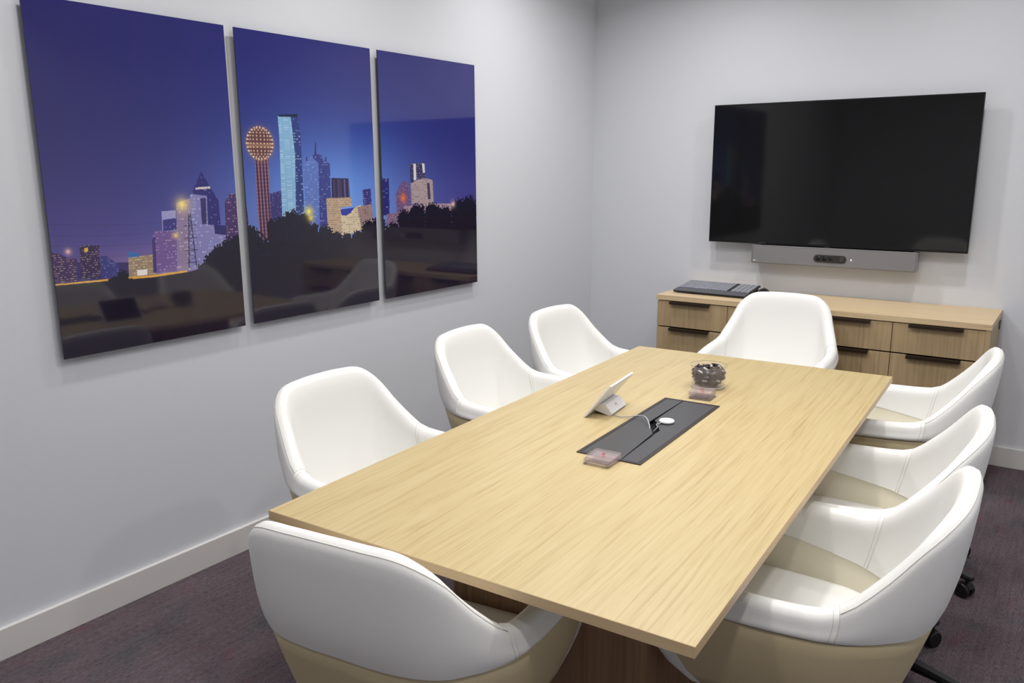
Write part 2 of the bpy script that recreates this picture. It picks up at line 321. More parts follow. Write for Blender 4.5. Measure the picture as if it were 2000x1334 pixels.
def paint_art():
    Wd, Hd = 2160, 1100
    X, Z = np.meshgrid(np.arange(Wd), np.arange(Hd))
    img = np.zeros((Hd, Wd, 3))
    h = np.clip(1-(Z-230)/560.0, 0, 1)[..., None]**1.6
    top = np.array((45, 46, 108.)); low = np.array((102, 94, 156.))
    img[:] = top*(1-h)+low*h
    left = np.clip(1-X/700.0, 0, 1)[..., None]
    img += left*np.array((-3, -6, -10.))
    g = np.exp(-((X-1180)/500.0)**2-((Z-400)/275.0)**2)[..., None]
    img += g*(np.array((112, 150, 208.))-img)*.92
    g2 = np.exp(-((X-1150)/520.0)**2-((Z-640)/300.0)**2)[..., None]
    img += g2*np.array((2, 16, 26.))
    g3 = np.exp(-((X-430)/330.0)**2-((Z-270)/60.0)**2)[..., None]
    img += g3*np.array((42, 22, 4.))
    rt = np.clip((X-1700)/350.0, 0, 1)[..., None]*np.clip((520-Z)/300.0, 0, 1)[..., None]
    img += rt*(np.array((56, 48, 130.))-img)*.8
    rng = np.random.RandomState(5)
    def poly(pts, pad=0):
        xs = [p[0] for p in pts]; zs = [p[1] for p in pts]
        x0, x1 = max(min(xs), 0), min(max(xs)+1, Wd); z0, z1 = max(min(zs), 0), min(max(zs)+1, Hd)
        if x1 <= x0 or z1 <= z0: return None
        gx, gz = np.meshgrid(np.arange(x0, x1)+.5, np.arange(z0, z1)+.5)
        ins = np.zeros(gx.shape, bool)
        n = len(pts)
        for i in range(n):
            ax, az = pts[i]; bx, bz = pts[(i+1) % n]
            if az == bz: continue
            c = ((az > gz) != (bz > gz)) & (gx < (bx-ax)*(gz-az)/(bz-az)+ax)
            ins ^= c
        return x0, x1, z0, z1, ins
    for col, pts, win in BUILDINGS:
        r = poly(pts)
        if r is None: continue
        x0, x1, z0, z1, ins = r
        sub = img[z0:z1, x0:x1]; fill = np.array(col, float)
        sh = 1+.10*(rng.rand(*ins.shape)-.5)
        sub[ins] = (fill*sh[..., None])[ins]
        if win:
            wc, cx, cz, pr = win
            nx, nz = (x1-x0)//cx+1, (z1-z0)//cz+1
            lit = rng.rand(nz, nx) < pr
            ix = (np.arange(x1-x0)//cx); iz = (np.arange(z1-z0)//cz)
            inx = (np.arange(x1-x0) % cx) < max(cx*.68, 2); inz = (np.arange(z1-z0) % cz) < max(cz*.42, 2)
            mk = lit[np.ix_(iz, ix)] & inx[None, :] & inz[:, None] & ins
            br = .25+.45*rng.rand(nz, nx)[np.ix_(iz, ix)][..., None]
            sub[mk] = (sub*(1-br)+np.array(wc, float)*br)[mk]
    # lit globe tower
    r = poly(SHAFT); x0, x1, z0, z1, ins = r; sub = img[z0:z1, x0:x1]
    stripes = (np.sin(np.arange(x0, x1)*.42) > .1)[None, :, None]
    zz = (np.arange(z0, z1) % 14 < 3)[:, None, None]
    shcol = np.where(stripes, np.array((126, 90, 104.)), np.array((62, 42, 74.)))
    shcol = np.where(zz & stripes, np.array((176, 128, 110.)), shcol)
    sub[ins] = np.broadcast_to(shcol, sub.shape)[ins]
    bx, bz, br_ = BALL
    d = np.sqrt((X-bx)**2+(Z-bz)**2.0)
    halo = np.exp(-np.clip(d-br_, 0, None)/9.0)[..., None]*.5
    img += halo*(np.array((170, 120, 90.))-img)
    img[d < br_] = (96, 64, 66)
    zb0, xb0 = int(bz)-80, int(bx)-80
    Xs, Zs, im_ = X[zb0:zb0+160, xb0:xb0+160], Z[zb0:zb0+160, xb0:xb0+160], img[zb0:zb0+160, xb0:xb0+160]
    for row in range(-6, 7):
        la = row/6.6*math.pi/2; zz_ = math.sin(la)*br_; hw = math.cos(la)*br_
        nn = max(int(11*math.cos(la)), 1)
        for k in range(nn+1):
            ph = -math.pi/2+math.pi*(k+.5*(row % 2))/(nn+.5)
            dd = (Xs-bx-math.sin(ph)*hw)**2+(Zs-bz-zz_)**2.0
            a = np.exp(-dd/9.0)[..., None]; im_ += a*(np.array((255, 226, 178.))-im_)
    band = (d < br_) & (np.abs(Z-bz+8) < 9); img[band] = img[band]*.7+np.array((225, 190, 130))*.3
    # lattice pylon
    (px0, pz0), (px1, pz1) = PYLON[0], PYLON[1]
    for zc in range(pz1, pz0):
        t = (zc-pz1)/(pz0-pz1); w = int(12*(1-t)+4); xc = int(px1+(px0-px1)*t)
        for xx in (xc-w, xc+w, xc+int(w*math.sin(zc*.25))): img[zc, xx-1:xx+2] = (46, 38, 62)
        if zc % 44 < 2: img[zc, xc-26:xc+26] = (46, 38, 62)
    for k in range(4):
        for xx in range(0, px0):
            z_ = int(pz0-20-k*34+((xx-px0)/440.0)**2*30-((px0-xx)*.05))
            if 0 < z_ < Hd: img[z_, xx] = img[z_, xx]*.8
    # foreground land, trees
    r = poly(GROUND); x0, x1, z0, z1, ins = r
    img[z0:z1, x0:x1][ins] = (35, 29, 42)
    lim = int(np.median([p[1] for p in GROUND[:8]]))
    img[:max(lim-60, 0)] = (35, 29, 42)
    nmap = rng.rand(Hd//6+2, Wd//6+2).repeat(6, 0).repeat(6, 1)[:Hd, :Wd]
    for tx, tz, tr in TREES:
        dd = np.sqrt((X-tx)**2+(Z-tz)**2.0)
        mk = dd < tr*(.82+.4*nmap); img[mk] = (31, 28, 42)
        sp = mk & (rng.rand(Hd, Wd) < .05); img[sp] = (48, 44, 54)
        img[(np.abs(X-tx) < tr*.8) & (Z < tz) & (Z > tz-160)] = (33, 28, 40)
    for gx, gz, gr, gc in GLOWS:
        dd = np.sqrt((X-gx)**2+(Z-gz)**2.0)
        a = np.clip(np.exp(-(dd/(gr*.75))**1.5), 0, 1)[..., None]
        img += a*(np.array(gc, float)-img)
    return np.clip(img, 0, 255)/255.0
ART = paint_art()
def art_material(name, a, b):
    part = ART[:, a:b]; h_, w_ = part.shape[:2]
    im = bpy.data.images.new(name, w_, h_, alpha=False)
    px = np.ones((h_, w_, 4), np.float32); px[..., :3] = part
    im.pixels.foreach_set(px.ravel()); im.update(); im.pack()
    m = bpy.data.materials.new(name); m.use_nodes = True; nt = m.node_tree
    bs = nt.nodes['Principled BSDF']; t = nt.nodes.new('ShaderNodeTexImage'); t.image = im; t.extension = 'EXTEND'
    g = nt.nodes.new('ShaderNodeMix'); g.data_type = 'RGBA'; g.blend_type = 'MULTIPLY'; g.inputs['Factor'].default_value = 1
    g.inputs['B'].default_value = (1.1, 1.1, 1.2, 1)
    nt.links.new(t.outputs['Color'], g.inputs['A']); nt.links.new(g.outputs['Result'], bs.inputs['Base Color'])
    bs.inputs['Roughness'].default_value = .05; bs.inputs['Specular IOR Level'].default_value = .6
    return m
for y0, y1, lab in ((-3.415, -2.727, 'large glossy night skyline print, panel nearest the camera with the pyramid-topped tower'),
                    (-2.685, -1.997, 'middle glossy skyline print showing the lit globe tower and tallest glass tower'),
                    (-1.952, -1.264, 'glossy skyline print panel nearest the room corner, mostly dark blue sky')):
    t = thing('wall_art_panel', lab, 'artwork', (0, (y0+y1)/2, .913))
    w = y1-y0; z1 = 1.093
    pan = box('panel', (.022, -w/2, 0), (.0275, w/2, z1), m_artedge, t, bev=.0006, seg=1)
    me = bpy.data.meshes.new('print')
    me.from_pydata([(.0279, -w/2+.0006, .0006), (.0279, w/2-.0006, .0006), (.0279, w/2-.0006, z1-.0006), (.0279, -w/2+.0006, z1-.0006)], [], [(0, 1, 2, 3)])
    uv = me.uv_layers.new(name='uv'); 
    for i, c in enumerate(((0, 0), (1, 0), (1, 1), (0, 1))): uv.data[i].uv = c
    a = int((y0+3.415)*1000); new_obj('print', me, art_material('skyline_print', a, a+688), t)
    for sy in (-1, 1):
        for sz in (.12, z1-.12):
            box('standoff', (0, sy*(w/2-.1)-.02, sz-.02), (.022, sy*(w/2-.1)+.02, sz+.02), m_black, t)

# ---------------------------------------------------------------- television and video bar
tv = thing('television', 'large black wall-mounted television screen above the credenza', 'television', (1.4975, 0, 1.076))
hw, hh = .6685, .766
box('back_housing', (-hw+.06, -.062, .05), (hw-.06, -.03, hh-.05), m_black, tv, bev=.006)
box('wall_mount', (-.2, -.03, .2), (.2, 0, .55), m_black, tv)
bm = bmesh.new()
add_box(bm, (-hw, -.082, 0), (hw, -.062, hh), .0015, 1)
bm_obj('bezel', bm, m_bezel, tv)
box('screen', (-hw+.006, -.0835, .010), (hw-.006, -.0819, hh-.006), m_screen, tv)
box('logo', (-.375, -.0838, .004), (-.335, -.0822, .009), m_ring, tv)
box('sensor_tab', (-.012, -.083, -.002), (.012, -.07, .001), m_ring, tv)

sb = thing('video_bar', 'grey mesh video conferencing bar mounted under the television', 'video bar', (1.519, 0, .969))
bm = bmesh.new(); add_box(bm, (-.424, -.098, 0), (.424, -.035, .1), .006, 3); bm_obj('body', bm, m_greyfab, sb, smooth=False)
box('top_trim', (-.424, -.099, .0975), (.424, -.035, .1015), m_greytrim, sb, bev=.001)
box('mounting_bracket', (-.38, -.09, .1015), (.40, 0, .1045), m_black, sb)
box('wall_bracket', (-.15, -.035, .02), (.15, 0, .09), m_black, sb)
box('side_cap', (-.427, -.098, .002), (-.4235, -.036, .099), m_greytrim, sb, bev=.001)
box('side_cap', (.4235, -.098, .002), (.427, -.036, .099), m_greytrim, sb, bev=.001)
def pill(bm, x0, x1, zc, r, ya, yb, n=12):
    pts = [(x1-r+r*math.cos(a), zc+r*math.sin(a)) for a in [math.pi*(-.5+i/n) for i in range(n+1)]] + \
          [(x0+r+r*math.cos(a), zc+r*math.sin(a)) for a in [math.pi*(.5+i/n) for i in range(n+1)]]
    A = [bm.verts.new((p[0], ya, p[1])) for p in pts]; B = [bm.verts.new((p[0], yb, p[1])) for p in pts]
    bm.faces.new(A); bm.faces.new(B[::-1]); k = len(pts)
    for i in range(k): bm.faces.new((A[i], B[i], B[(i+1) % k], A[(i+1) % k]))
bm = bmesh.new(); pill(bm, -.084, .086, .045, .020, -.101, -.095); cw = bm_obj('camera_window', bm, m_ring, sb)
bm = bmesh.new(); pill(bm, -.080, .082, .045, .0165, -.1025, -.1); bm_obj('lens_cover', bm, mat('dark_window', (46, 45, 44), .25, .5), cw)
for lx, lr in ((-.058, .0125), (-.026, .0125), (.004, .010)):
    bm = bmesh.new(); add_lathe(bm, [(lr, 0), (lr, .002), (lr*.8, .003), (0, .0025)], 20, mtx=Matrix.Translation((lx, -.1022, .045)) @ Matrix.Rotation(math.pi/2, 4, 'X'))
    bm_obj('lens', bm, m_lens, cw)
bm = bmesh.new(); add_lathe(bm, [(.014, 0), (.014, .002), (.012, .003), (.011, .0015), (0, .0015)], 24, mtx=Matrix.Translation((.062, -.1022, .045)) @ Matrix.Rotation(math.pi/2, 4, 'X'))
bm_obj('lens', bm, m_ring, cw)['label'] = 'larger round grey-ringed lens'
box('status_light', (.1085, -.0995, .041), (.1115, -.0975, .049), m_led, sb)
box('badge', (-.416, -.0992, .012), (-.400, -.0975, .0145), m_wplastic, sb)
box('badge', (-.416, -.0992, .0165), (-.404, -.0975, .019), m_wplastic, sb)

# ---------------------------------------------------------------- credenza
cz = thing('credenza', 'low light oak credenza with dark drawer pulls under the television', 'cabinet', (1.516, 0, 0))
XL, XR, D, H = -.822, .822, .483, .803
box('worktop', (XL, -D, .774), (XR, -.002, H), m_oak_top, cz, bev=.001, seg=1)
box('side_panel', (XL+.003, -D+.022, 0), (XL+.023, -.002, .774), m_oak_v, cz)
box('side_panel', (XR-.023, -D+.003, 0), (XR-.003, -.002, .774), m_oak_v, cz)
box('carcass', (XL+.023, -D+.028, .08), (XR-.023, -.004, .772), m_gap, cz)
box('plinth', (XL+.023, -D+.06, 0), (XR-.023, -D+.075, .08), m_oak_v, cz)
rows = [(.626, .771), (.356, .622), (.084, .352)]
cwid = .4085; cx0 = XL+.006
for r_, (z0, z1) in enumerate(rows):
    for c_ in range(4):
        a = cx0+c_*cwid+.0015; b_ = a+cwid-.003-(.022 if c_ == 3 else 0) + (.004 if c_ == 3 else 0)
        dr = box('drawer', (a, -D+.004, z0+.0015), (b_, -D+.023, z1-.0015), m_oak_v, cz, bev=.0008, seg=1)
        mid = (a+b_)/2-.008; hz = z1-.0015
        bm = bmesh.new(); add_box(bm, (mid-.115, -D-.020, hz-.003), (mid+.115, -D+.02, hz+.001)); add_box(bm, (mid-.115, -D-.020, hz-.0135), (mid+.115, -D-.0165, hz-.003))
        bm_obj('handle', bm, m_handle, dr)
gr = box('cable_port', (XR-.004, -.085, .715), (XR+.0005, -.03, .755), m_handle, cz)

# ---------------------------------------------------------------- keyboard and mouse
kb = thing('keyboard', 'black computer keyboard with palm rest lying on the credenza', 'keyboard', (.955, -.375, H), math.radians(-2))
KD = .235
tilt = Matrix.Rotation(math.radians(8.0), 4, 'X')
def kbm(lo, hi, bev=0, seg=2, bm=None): add_box(bm, lo, hi, bev, seg, mtx=Matrix.Translation((0, 0, .004)) @ tilt)
bm = bmesh.new(); kbm((-.212, 0, 0), (.212, KD, .010), .004, 2, bm); bm_obj('body', bm, m_kb, kb)
bm = bmesh.new(); kbm((-.212, -.004, .0085), (.212, .062, .0135), .003, 2, bm); bm_obj('palm_rest', bm, m_kbp, kb)
bm = bmesh.new()
for ry in range(6):
    y_ = .068+ry*.0262
    for kx in range(15):
        x_ = -.200+kx*.0188
        if ry == 0 and 4 <= kx <= 8:
            if kx == 4: kbm((x_, y_, .0098), (x_+.0188*5-.003, y_+.022, .014), 0, 1, bm)
            continue
        kbm((x_, y_, .0098), (x_+.0158, y_+.0225, .014), 0, 1, bm)
    for kx in range(4):
        x_ = .102+kx*.0262
        kbm((x_, y_, .0098), (x_+.0225, y_+.0225, .014), 0, 1, bm)
ks = bm_obj('keys', bm, m_key, kb); ks['kind'] = 'stuff'
bm = bmesh.new(); kbm((-.205, KD-.010, .009), (.205, KD-.006, .0115), 0, 1, bm); bm_obj('status_strip', bm, m_kb, kb)
for sx in (-.19, .19):
    box('foot', (sx-.012, KD-.03, 0), (sx+.012, KD-.015, .034), m_kb, kb)
mo = thing('computer_mouse', 'small black computer mouse on the credenza, mostly behind the end chair', 'mouse', (1.175, -.10, H), .2)
bm = bmesh.new(); bmesh.ops.create_uvsphere(bm, u_segments=20, v_segments=12, radius=1)
for v in bm.verts: v.co = Vector((v.co.x*.031, v.co.y*.052, max(v.co.z, -.15)*.021+.0035))
bm_obj('shell', bm, m_black, mo, smooth=True)
box('scroll_wheel', (-.003, .018, .018), (.003, .034, .0250), m_ring, mo, bev=.001)

# ---------------------------------------------------------------- conference table
TR = .0425
tb = thing('conference_table', 'long light oak conference table with white chairs all around', 'table', (1.647, -2.506, 0), TR)
TW, TL = .5075, 1.027
TZ0, TZ1 = .7185, .74
HX, HY = .088, .308      # cut-out for the power module
bm = bmesh.new()
def frame_plate(bm, ox, oy, ix, iy, z0, z1):
    o = [(-ox, -oy), (ox, -oy), (ox, oy), (-ox, oy)]; i = [(-ix, -iy), (ix, -iy), (ix, iy), (-ix, iy)]
    V = {(k, r, z): bm.verts.new((*p, (z0, z1)[z])) for z in (0, 1) for r, L_ in ((0, o), (1, i)) for k, p in enumerate(L_)}
    for k in range(4):
        n = (k+1) % 4
        bm.faces.new((V[k, 0, 1], V[n, 0, 1], V[n, 1, 1], V[k, 1, 1])); bm.faces.new((V[k, 0, 0], V[k, 1, 0], V[n, 1, 0], V[n, 0, 0]))
        bm.faces.new((V[k, 0, 0], V[n, 0, 0], V[n, 0, 1], V[k, 0, 1])); bm.faces.new((V[k, 1, 0], V[k, 1, 1], V[n, 1, 1], V[n, 1, 0]))
frame_plate(bm, TW-.001, TL-.001, HX, HY, TZ0, TZ1)
bm_obj('tabletop', bm, m_oak, tb)
for s in (-1, 1):
    box('edge_band', (-TW, min(s*(TL-.001), s*TL), TZ0), (TW, max(s*(TL-.001), s*TL), TZ1-.0004), m_oak_edge, tb)
    box('edge_band', (min(s*(TW-.001), s*TW), -TL+.001, TZ0), (max(s*(TW-.001), s*TW), TL-.001, TZ1-.0004), m_oak_edge_y, tb)
for s in (-1, 1):
    y_ = s*.46
    box('pedestal', (-.262, y_-.2, 0), (.262, y_+.2, TZ0), m_oak_base, tb, bev=.002)

# power module sunk into the table
pm = thing('power_module', 'charcoal rectangular power module set flush in the tabletop', 'power module', (1.647, -2.506, .742), TR)
bm = bmesh.new(); frame_plate(bm, .0945, .3145, .084, .304, -.002, .0008); bm_obj('frame', bm, m_modfr, pm)
box('well', (-.083, -.303, -.06), (.083, .303, -.012), mat('well_black', (8, 8, 9), .7, .2), pm)
def prism(name, pts, z0, z1, m, parent):
    n = len(pts); v = [(x, y, z0) for x, y in pts]+[(x, y, z1) for x, y in pts]
    f = [tuple(range(n))[::-1], tuple(range(n, 2*n))]+[(i, (i+1) % n, (i+1) % n+n, i+n) for i in range(n)]
    return pyd(name, v, f, m, parent)
g = .0012
# two interlocking lids; notch for the cables in the middle
prism('lid', [(-.083, -.303), (.034, -.303), (.0205, -.060), (-.0335, .034), (-.030, .303), (-.083, .303)], -.003, .0004, m_module, pm)
prism('lid', [(.0365, -.303), (.083, -.303), (.083, .303), (-.0265, .303), (-.0250, .060), (-.016, .052), (.028, -.026), (.0275, -.060)], -.003, .0004, m_module, pm)

# white puck + its cable
def TP(x, y, z): # table-local to world
    c, s = math.cos(TR), math.sin(TR); return Vector((1.647+x*c-y*s, -2.506+x*s+y*c, z))
pk = thing('charging_puck', 'small round white charging puck on the charcoal power module', 'puck', (1.660, -2.448, .7424))
bm = bmesh.new(); add_lathe(bm, [(.017, 0), (.022, .002), (.0235, .005), (.0225, .0085), (.019, .0098), (0, .010)], 36); bm_obj('body', bm, m_wplastic, pk, smooth=True)
pts = catmull([(-.013, -.017, .003), (-.008, -.030, .005), (-.014, -.042, .003), (-.004, -.056, .0), (-.012, -.068, -.012)], 6)
tube('cable', pts, .0013, m_cable, pk, 6)

# tablet controller
tc_ = thing('tablet_controller', 'white tablet on an angled stand seen from behind, beside the power module', 'tablet', (1.426, -2.538, .74), math.radians(7))
bx_ = Matrix.Rotation(-math.atan2(.107, .085), 4, 'Y')
bm = bmesh.new(); add_box(bm, (0, 0, 0), (.139, .198, .0075), .003, 3, mtx=bx_); bm_obj('body', bm, m_wplastic, tc_)
bm = bmesh.new(); add_box(bm, (.006, .006, .0072), (.133, .192, .0082), 0, 1, mtx=bx_); bm_obj('screen', bm, m_lens, tc_)
prof = [(.0105, .013), (.060, 0), (.067, .002), (.0695, .007), (.048, .035), (.0275, .034)]
v = [(x, .052, z) for x, z in prof]+[(x, .176, z) for x, z in prof]; n = len(prof)
f = [tuple(range(n)), tuple(range(n, 2*n))]+[(i, (i+1) % n, (i+1) % n+n, i+n) for i in range(n)]
st = pyd('stand', v, f, m_wplastic, tc_)
box('rubber_foot', (.058, .056, -.0001), (.068, .172, .0022), m_grey_rubber, tc_)
bm = bmesh.new(); mt = Matrix.Translation((.0595, .115, .0215)) @ Matrix.Rotation(math.radians(-52.5), 4, 'Y').inverted()
for kx in range(1):
    add_tube(bm, [Vector((.0593, .115+.006*math.cos(a), .0216+.006*math.sin(a)*.79)) + Vector((-.006*math.sin(a)*.61+.0006, 0, 0)) for a in [math.radians(d) for d in range(-40, 230, 30)]], .0005, 4)
bm_obj('logo', bm, m_print, tc_)
Minv = Matrix.Rotation(-math.radians(7), 4, 'Z') @ Matrix.Translation((-1.426, 2.538, -.74))
cab = catmull([Minv @ Vector(p) for p in ((1.492, -2.470, .744), (1.516, -2.475, .7435), (1.545, -2.468, .7465), (1.580, -2.467, .756), (1.609, -2.485, .759), (1.634, -2.515, .750), (1.643, -2.530, .738), (1.646, -2.536, .722))], 8)
tube('cable', cab, .0018, m_cable, tc_, 8)

# acrylic coasters
def rsq(bm, hw_, r, z0, z1):
    pts = []
    for q in range(4):
        cx_, cy_ = ((1, 1), (-1, 1), (-1, -1), (1, -1))[q]
        for k in range(5):
            a = math.pi/2*(q+k/4); pts.append((cx_*(hw_-r)+r*math.cos(a), cy_*(hw_-r)+r*math.sin(a)))
    A = [bm.verts.new((*p, z0)) for p in pts]; B = [bm.verts.new((*p, z1)) for p in pts]; k = len(pts)
    bm.faces.new(A[::-1]); bm.faces.new(B)
    for i in range(k): bm.faces.new((A[i], A[(i+1) % k], B[(i+1) % k], B[i]))
def coaster(loc, rz, label, group, hw_=.038):
    t = thing('coaster', label, 'coaster', loc, rz, group)
    bm = bmesh.new(); rsq(bm, hw_, .006, 0, .0045); bm_obj('slab', bm, m_acr, t)
    bm = bmesh.new()
    add_tube(bm, [(.0045*math.cos(a), .006+.0045*math.sin(a), .0048) for a in [math.pi*2*i/10 for i in range(10)]], .0008, 4, True)
    add_box(bm, (-.006, -.003, .0046), (.006, -.0018, .0049))
    bm_obj('emblem', bm, m_red, t)
    bm = bmesh.new(); frame_plate(bm, hw_-.0015, hw_-.0015, hw_-.004, hw_-.004, -.0007, -.0001); bm_obj('painted_reflection', bm, m_edge_refl, t)  # thin frame standing in for dark internal reflections between clear slabs
    bm = bmesh.new(); rr = random.Random(3)
    x_ = -.026
    while x_ < .026:
        w_ = rr.uniform(.002, .005)
        if abs(x_+w_/2) > .007: add_box(bm, (x_, -.006, .0046), (x_+w_, -.0045 + rr.uniform(0, .003), .0048))
        x_ += w_+.0014
    bm_obj('lettering', bm, m_print, t)
    bm = bmesh.new()
    for sx in (-1, 1):
        for sy in (-1, 1): add_box(bm, (sx*(hw_-.008)-.003, sy*(hw_-.008)-.003, -.0015), (sx*(hw_-.008)+.003, sy*(hw_-.008)+.003, 0))
    bm_obj('feet', bm, m_acr, t)['kind'] = 'stuff'
    return t
nm = ('bottom', 'second', 'third', 'top')
for i in range(3):
    off = (0, 0, 0) if i < 2 else (0, 0, 0)
    coaster((1.660+i*.001, -2.853+i*.0015, .7425+.0015+i*.0065), math.radians((2, -1, 3)[i]),
            ('bottom', 'middle', 'topmost')[i]+' clear acrylic coaster of the stack at the near end of the power module', 'near stack of coasters')
for i in range(4):
    coaster((1.640-i*.002, -2.118+i*.002, .7415+i*.0065), math.radians((4, 8, 3, 6)[i]),
            nm[i]+' clear acrylic coaster of the stack beside the candy bowl', 'far stack of coasters')

# candy bowl
BX, BYc = 1.6, -1.985
bw = thing('candy_bowl', 'round clear plastic bowl filled with dark wrapped candies on the table', 'bowl', (BX+.005, BYc, .7405))
bm = bmesh.new()
add_lathe(bm, [(0, 0), (.056, 0), (.058, .003), (.058, .009), (.0585, .013), (.0605, .03), (.0620, .06), (.0640, .0815), (.0622, .0815), (.0602, .06), (.0585, .03), (.055, .0150), (0, .0140)], 48)
bm_obj('glass', bm, m_glass, bw, smooth=True)
bm = bmesh.new(); add_tube(bm, [(.0633*math.cos(q*math.pi/24), .0633*math.sin(q*math.pi/24), .0815) for q in range(48)], .0009, 5, True)
bm_obj('rim', bm, m_rim, bw, smooth=True)
bm = bmesh.new(); add_tube(bm, [(.0572*math.cos(q*math.pi/24), .0572*math.sin(q*math.pi/24), .010) for q in range(48)], .0012, 5, True)
bm_obj('base_ring', bm, m_rimw, bw, smooth=True)
def candy_mesh(seed):
    rr = random.Random(seed); bm = bmesh.new(); nx, ny = 9, 7; grid = {}
    for side in (1, -1):
        for i in range(nx):
            for j in range(ny):
                u, w_ = i/(nx-1)*2-1, j/(ny-1)*2-1
                edge = (i in (0, nx-1) or j in (0, ny-1))
                if side == -1 and edge: grid[(side, i, j)] = grid[(1, i, j)]; continue
                th_ = .0055*max(0, (1-abs(u)**4))*max(0, (1-w_**4))*(.35 if i in (1, nx-2) else 1)
                wid = .0095*(1 if 1 < i < nx-2 else (1.12 if i in (0, nx-1) else .8))
                grid[(side, i, j)] = bm.verts.new((u*.0175, w_*wid, side*th_+rr.uniform(-.0006, .0006)))
        for i in range(nx-1):
            for j in range(ny-1):
                q = [grid[(side, i, j)], grid[(side, i+1, j)], grid[(side, i+1, j+1)], grid[(side, i, j+1)]]
                bm.faces.new(q if side == 1 else q[::-1])
    me = bpy.data.meshes.new('candy'); bmesh.ops.recalc_face_normals(bm, faces=bm.faces); bm.to_mesh(me); bm.free()
    for p in me.polygons: p.use_smooth = True
    me.materials.append(m_wrap if seed % 3 else m_wrap2)
    me.materials.append(m_wprint)
    for p in me.polygons:
        c = p.center
        if c.z > 0 and abs(c.y) < .003 and abs(c.x) < .010 and seed % 2 == 0: p.material_index = 1
    return me
cm = [candy_mesh(s) for s in range(6)]
rr = random.Random(11); idx = 0
for z_, rads in ((.0225, ((.037, 10), (.012, 3))), (.035, ((.046, 13), (.022, 4))), (.048, ((.049, 13), (.024, 5))), (.0610, ((.049, 13), (.024, 5))), (.0720, ((.036, 7), (.010, 2)))):
    for rad, cnt in rads:
        for k in range(cnt):
            a = 2*math.pi*(k+rr.random()*.35)/cnt + z_*40
            o = bpy.data.objects.new('wrapped_candy', cm[idx % 6]); idx += 1; C.objects.link(o)
            o.location = (BX+.005+rad*math.cos(a), BYc+rad*math.sin(a), .7405+z_+rr.uniform(-.001, .002))
            o.rotation_euler = (rr.uniform(-.5, .5) + (1.1 if rad > .025 and k % 2 else 0), rr.uniform(-.45, .45), a+math.pi/2+rr.uniform(-.35, .35))
            br_ = o.data.materials[0] is m_wrap2
            tag(o, ('brown' if br_ else 'near-black')+' glossy wrapped candy piled inside the clear bowl', 'candy', ('brown' if br_ else 'near-black')+' wrapped candies in the bowl')

# ---------------------------------------------------------------- chairs
CR = [  # t, ridge (x,y,z), bottom (x,y) : half of the shell, t 0 back centre, 1 arm joint
    (0.00, (0.000, -.262, .862), (0.000, -.150)), (0.30, (.085, -.259, .860), (.075, -.147)), (0.52, (.155, -.247, .851), (.135, -.137)),
    (0.68, (.198, -.218, .814), (.172, -.115)), (0.84, (.225, -.165, .743), (.200, -.075)), (0.94, (.248, -.112, .684), (.213, -.040)),
    (1.00, (.258, -.080, .656), (.218, -.020)), (1.12, (.267, -.030, .642), (.222, .010)), (1.50, (.272, .120, .636), (.226, .08)), (2.0, (.262, .25, .634), (.222, .15))]
def cr_eval(t):
    ts = [c[0] for c in CR]; i = max(0, min(len(ts)-2, int(np.searchsorted(ts, t, 'right')-1)))
    u = (t-ts[i])/(ts[i+1]-ts[i])
    def val(k):
        c = CR[k] if 0 <= k < len(CR) else None
        if k < 0: c = CR[-k]; return np.array([-c[1][0], c[1][1], c[1][2], -c[2][0], c[2][1]]), -c[0]
        if c is None:
            a, b = CR[-1], CR[-2]; va = np.array([*a[1], *a[2]]); vb = np.array([*b[1], *b[2]]); return 2*va-vb, 2*a[0]-b[0]
        return np.array([*c[1], *c[2]]), c[0]
    (p0, t0), (p1, t1), (p2, t2), (p3, t3) = val(i-1), val(i), val(i+1), val(i+2)
    m1 = (p2-p0)/(t2-t0)*(t2-t1); m2 = (p3-p1)/(t3-t1)*(t2-t1)
    return (2*u**3-3*u**2+1)*p1+(u**3-2*u**2+u)*m1+(-2*u**3+3*u**2)*p2+(u**3-u**2)*m2
ZB = .372
YF = ([.37, .385, .41, .44, .48, .53, .58, .61, .63, .65], [.235, .262, .290, .308, .320, .315, .306, .292, .27, .235])
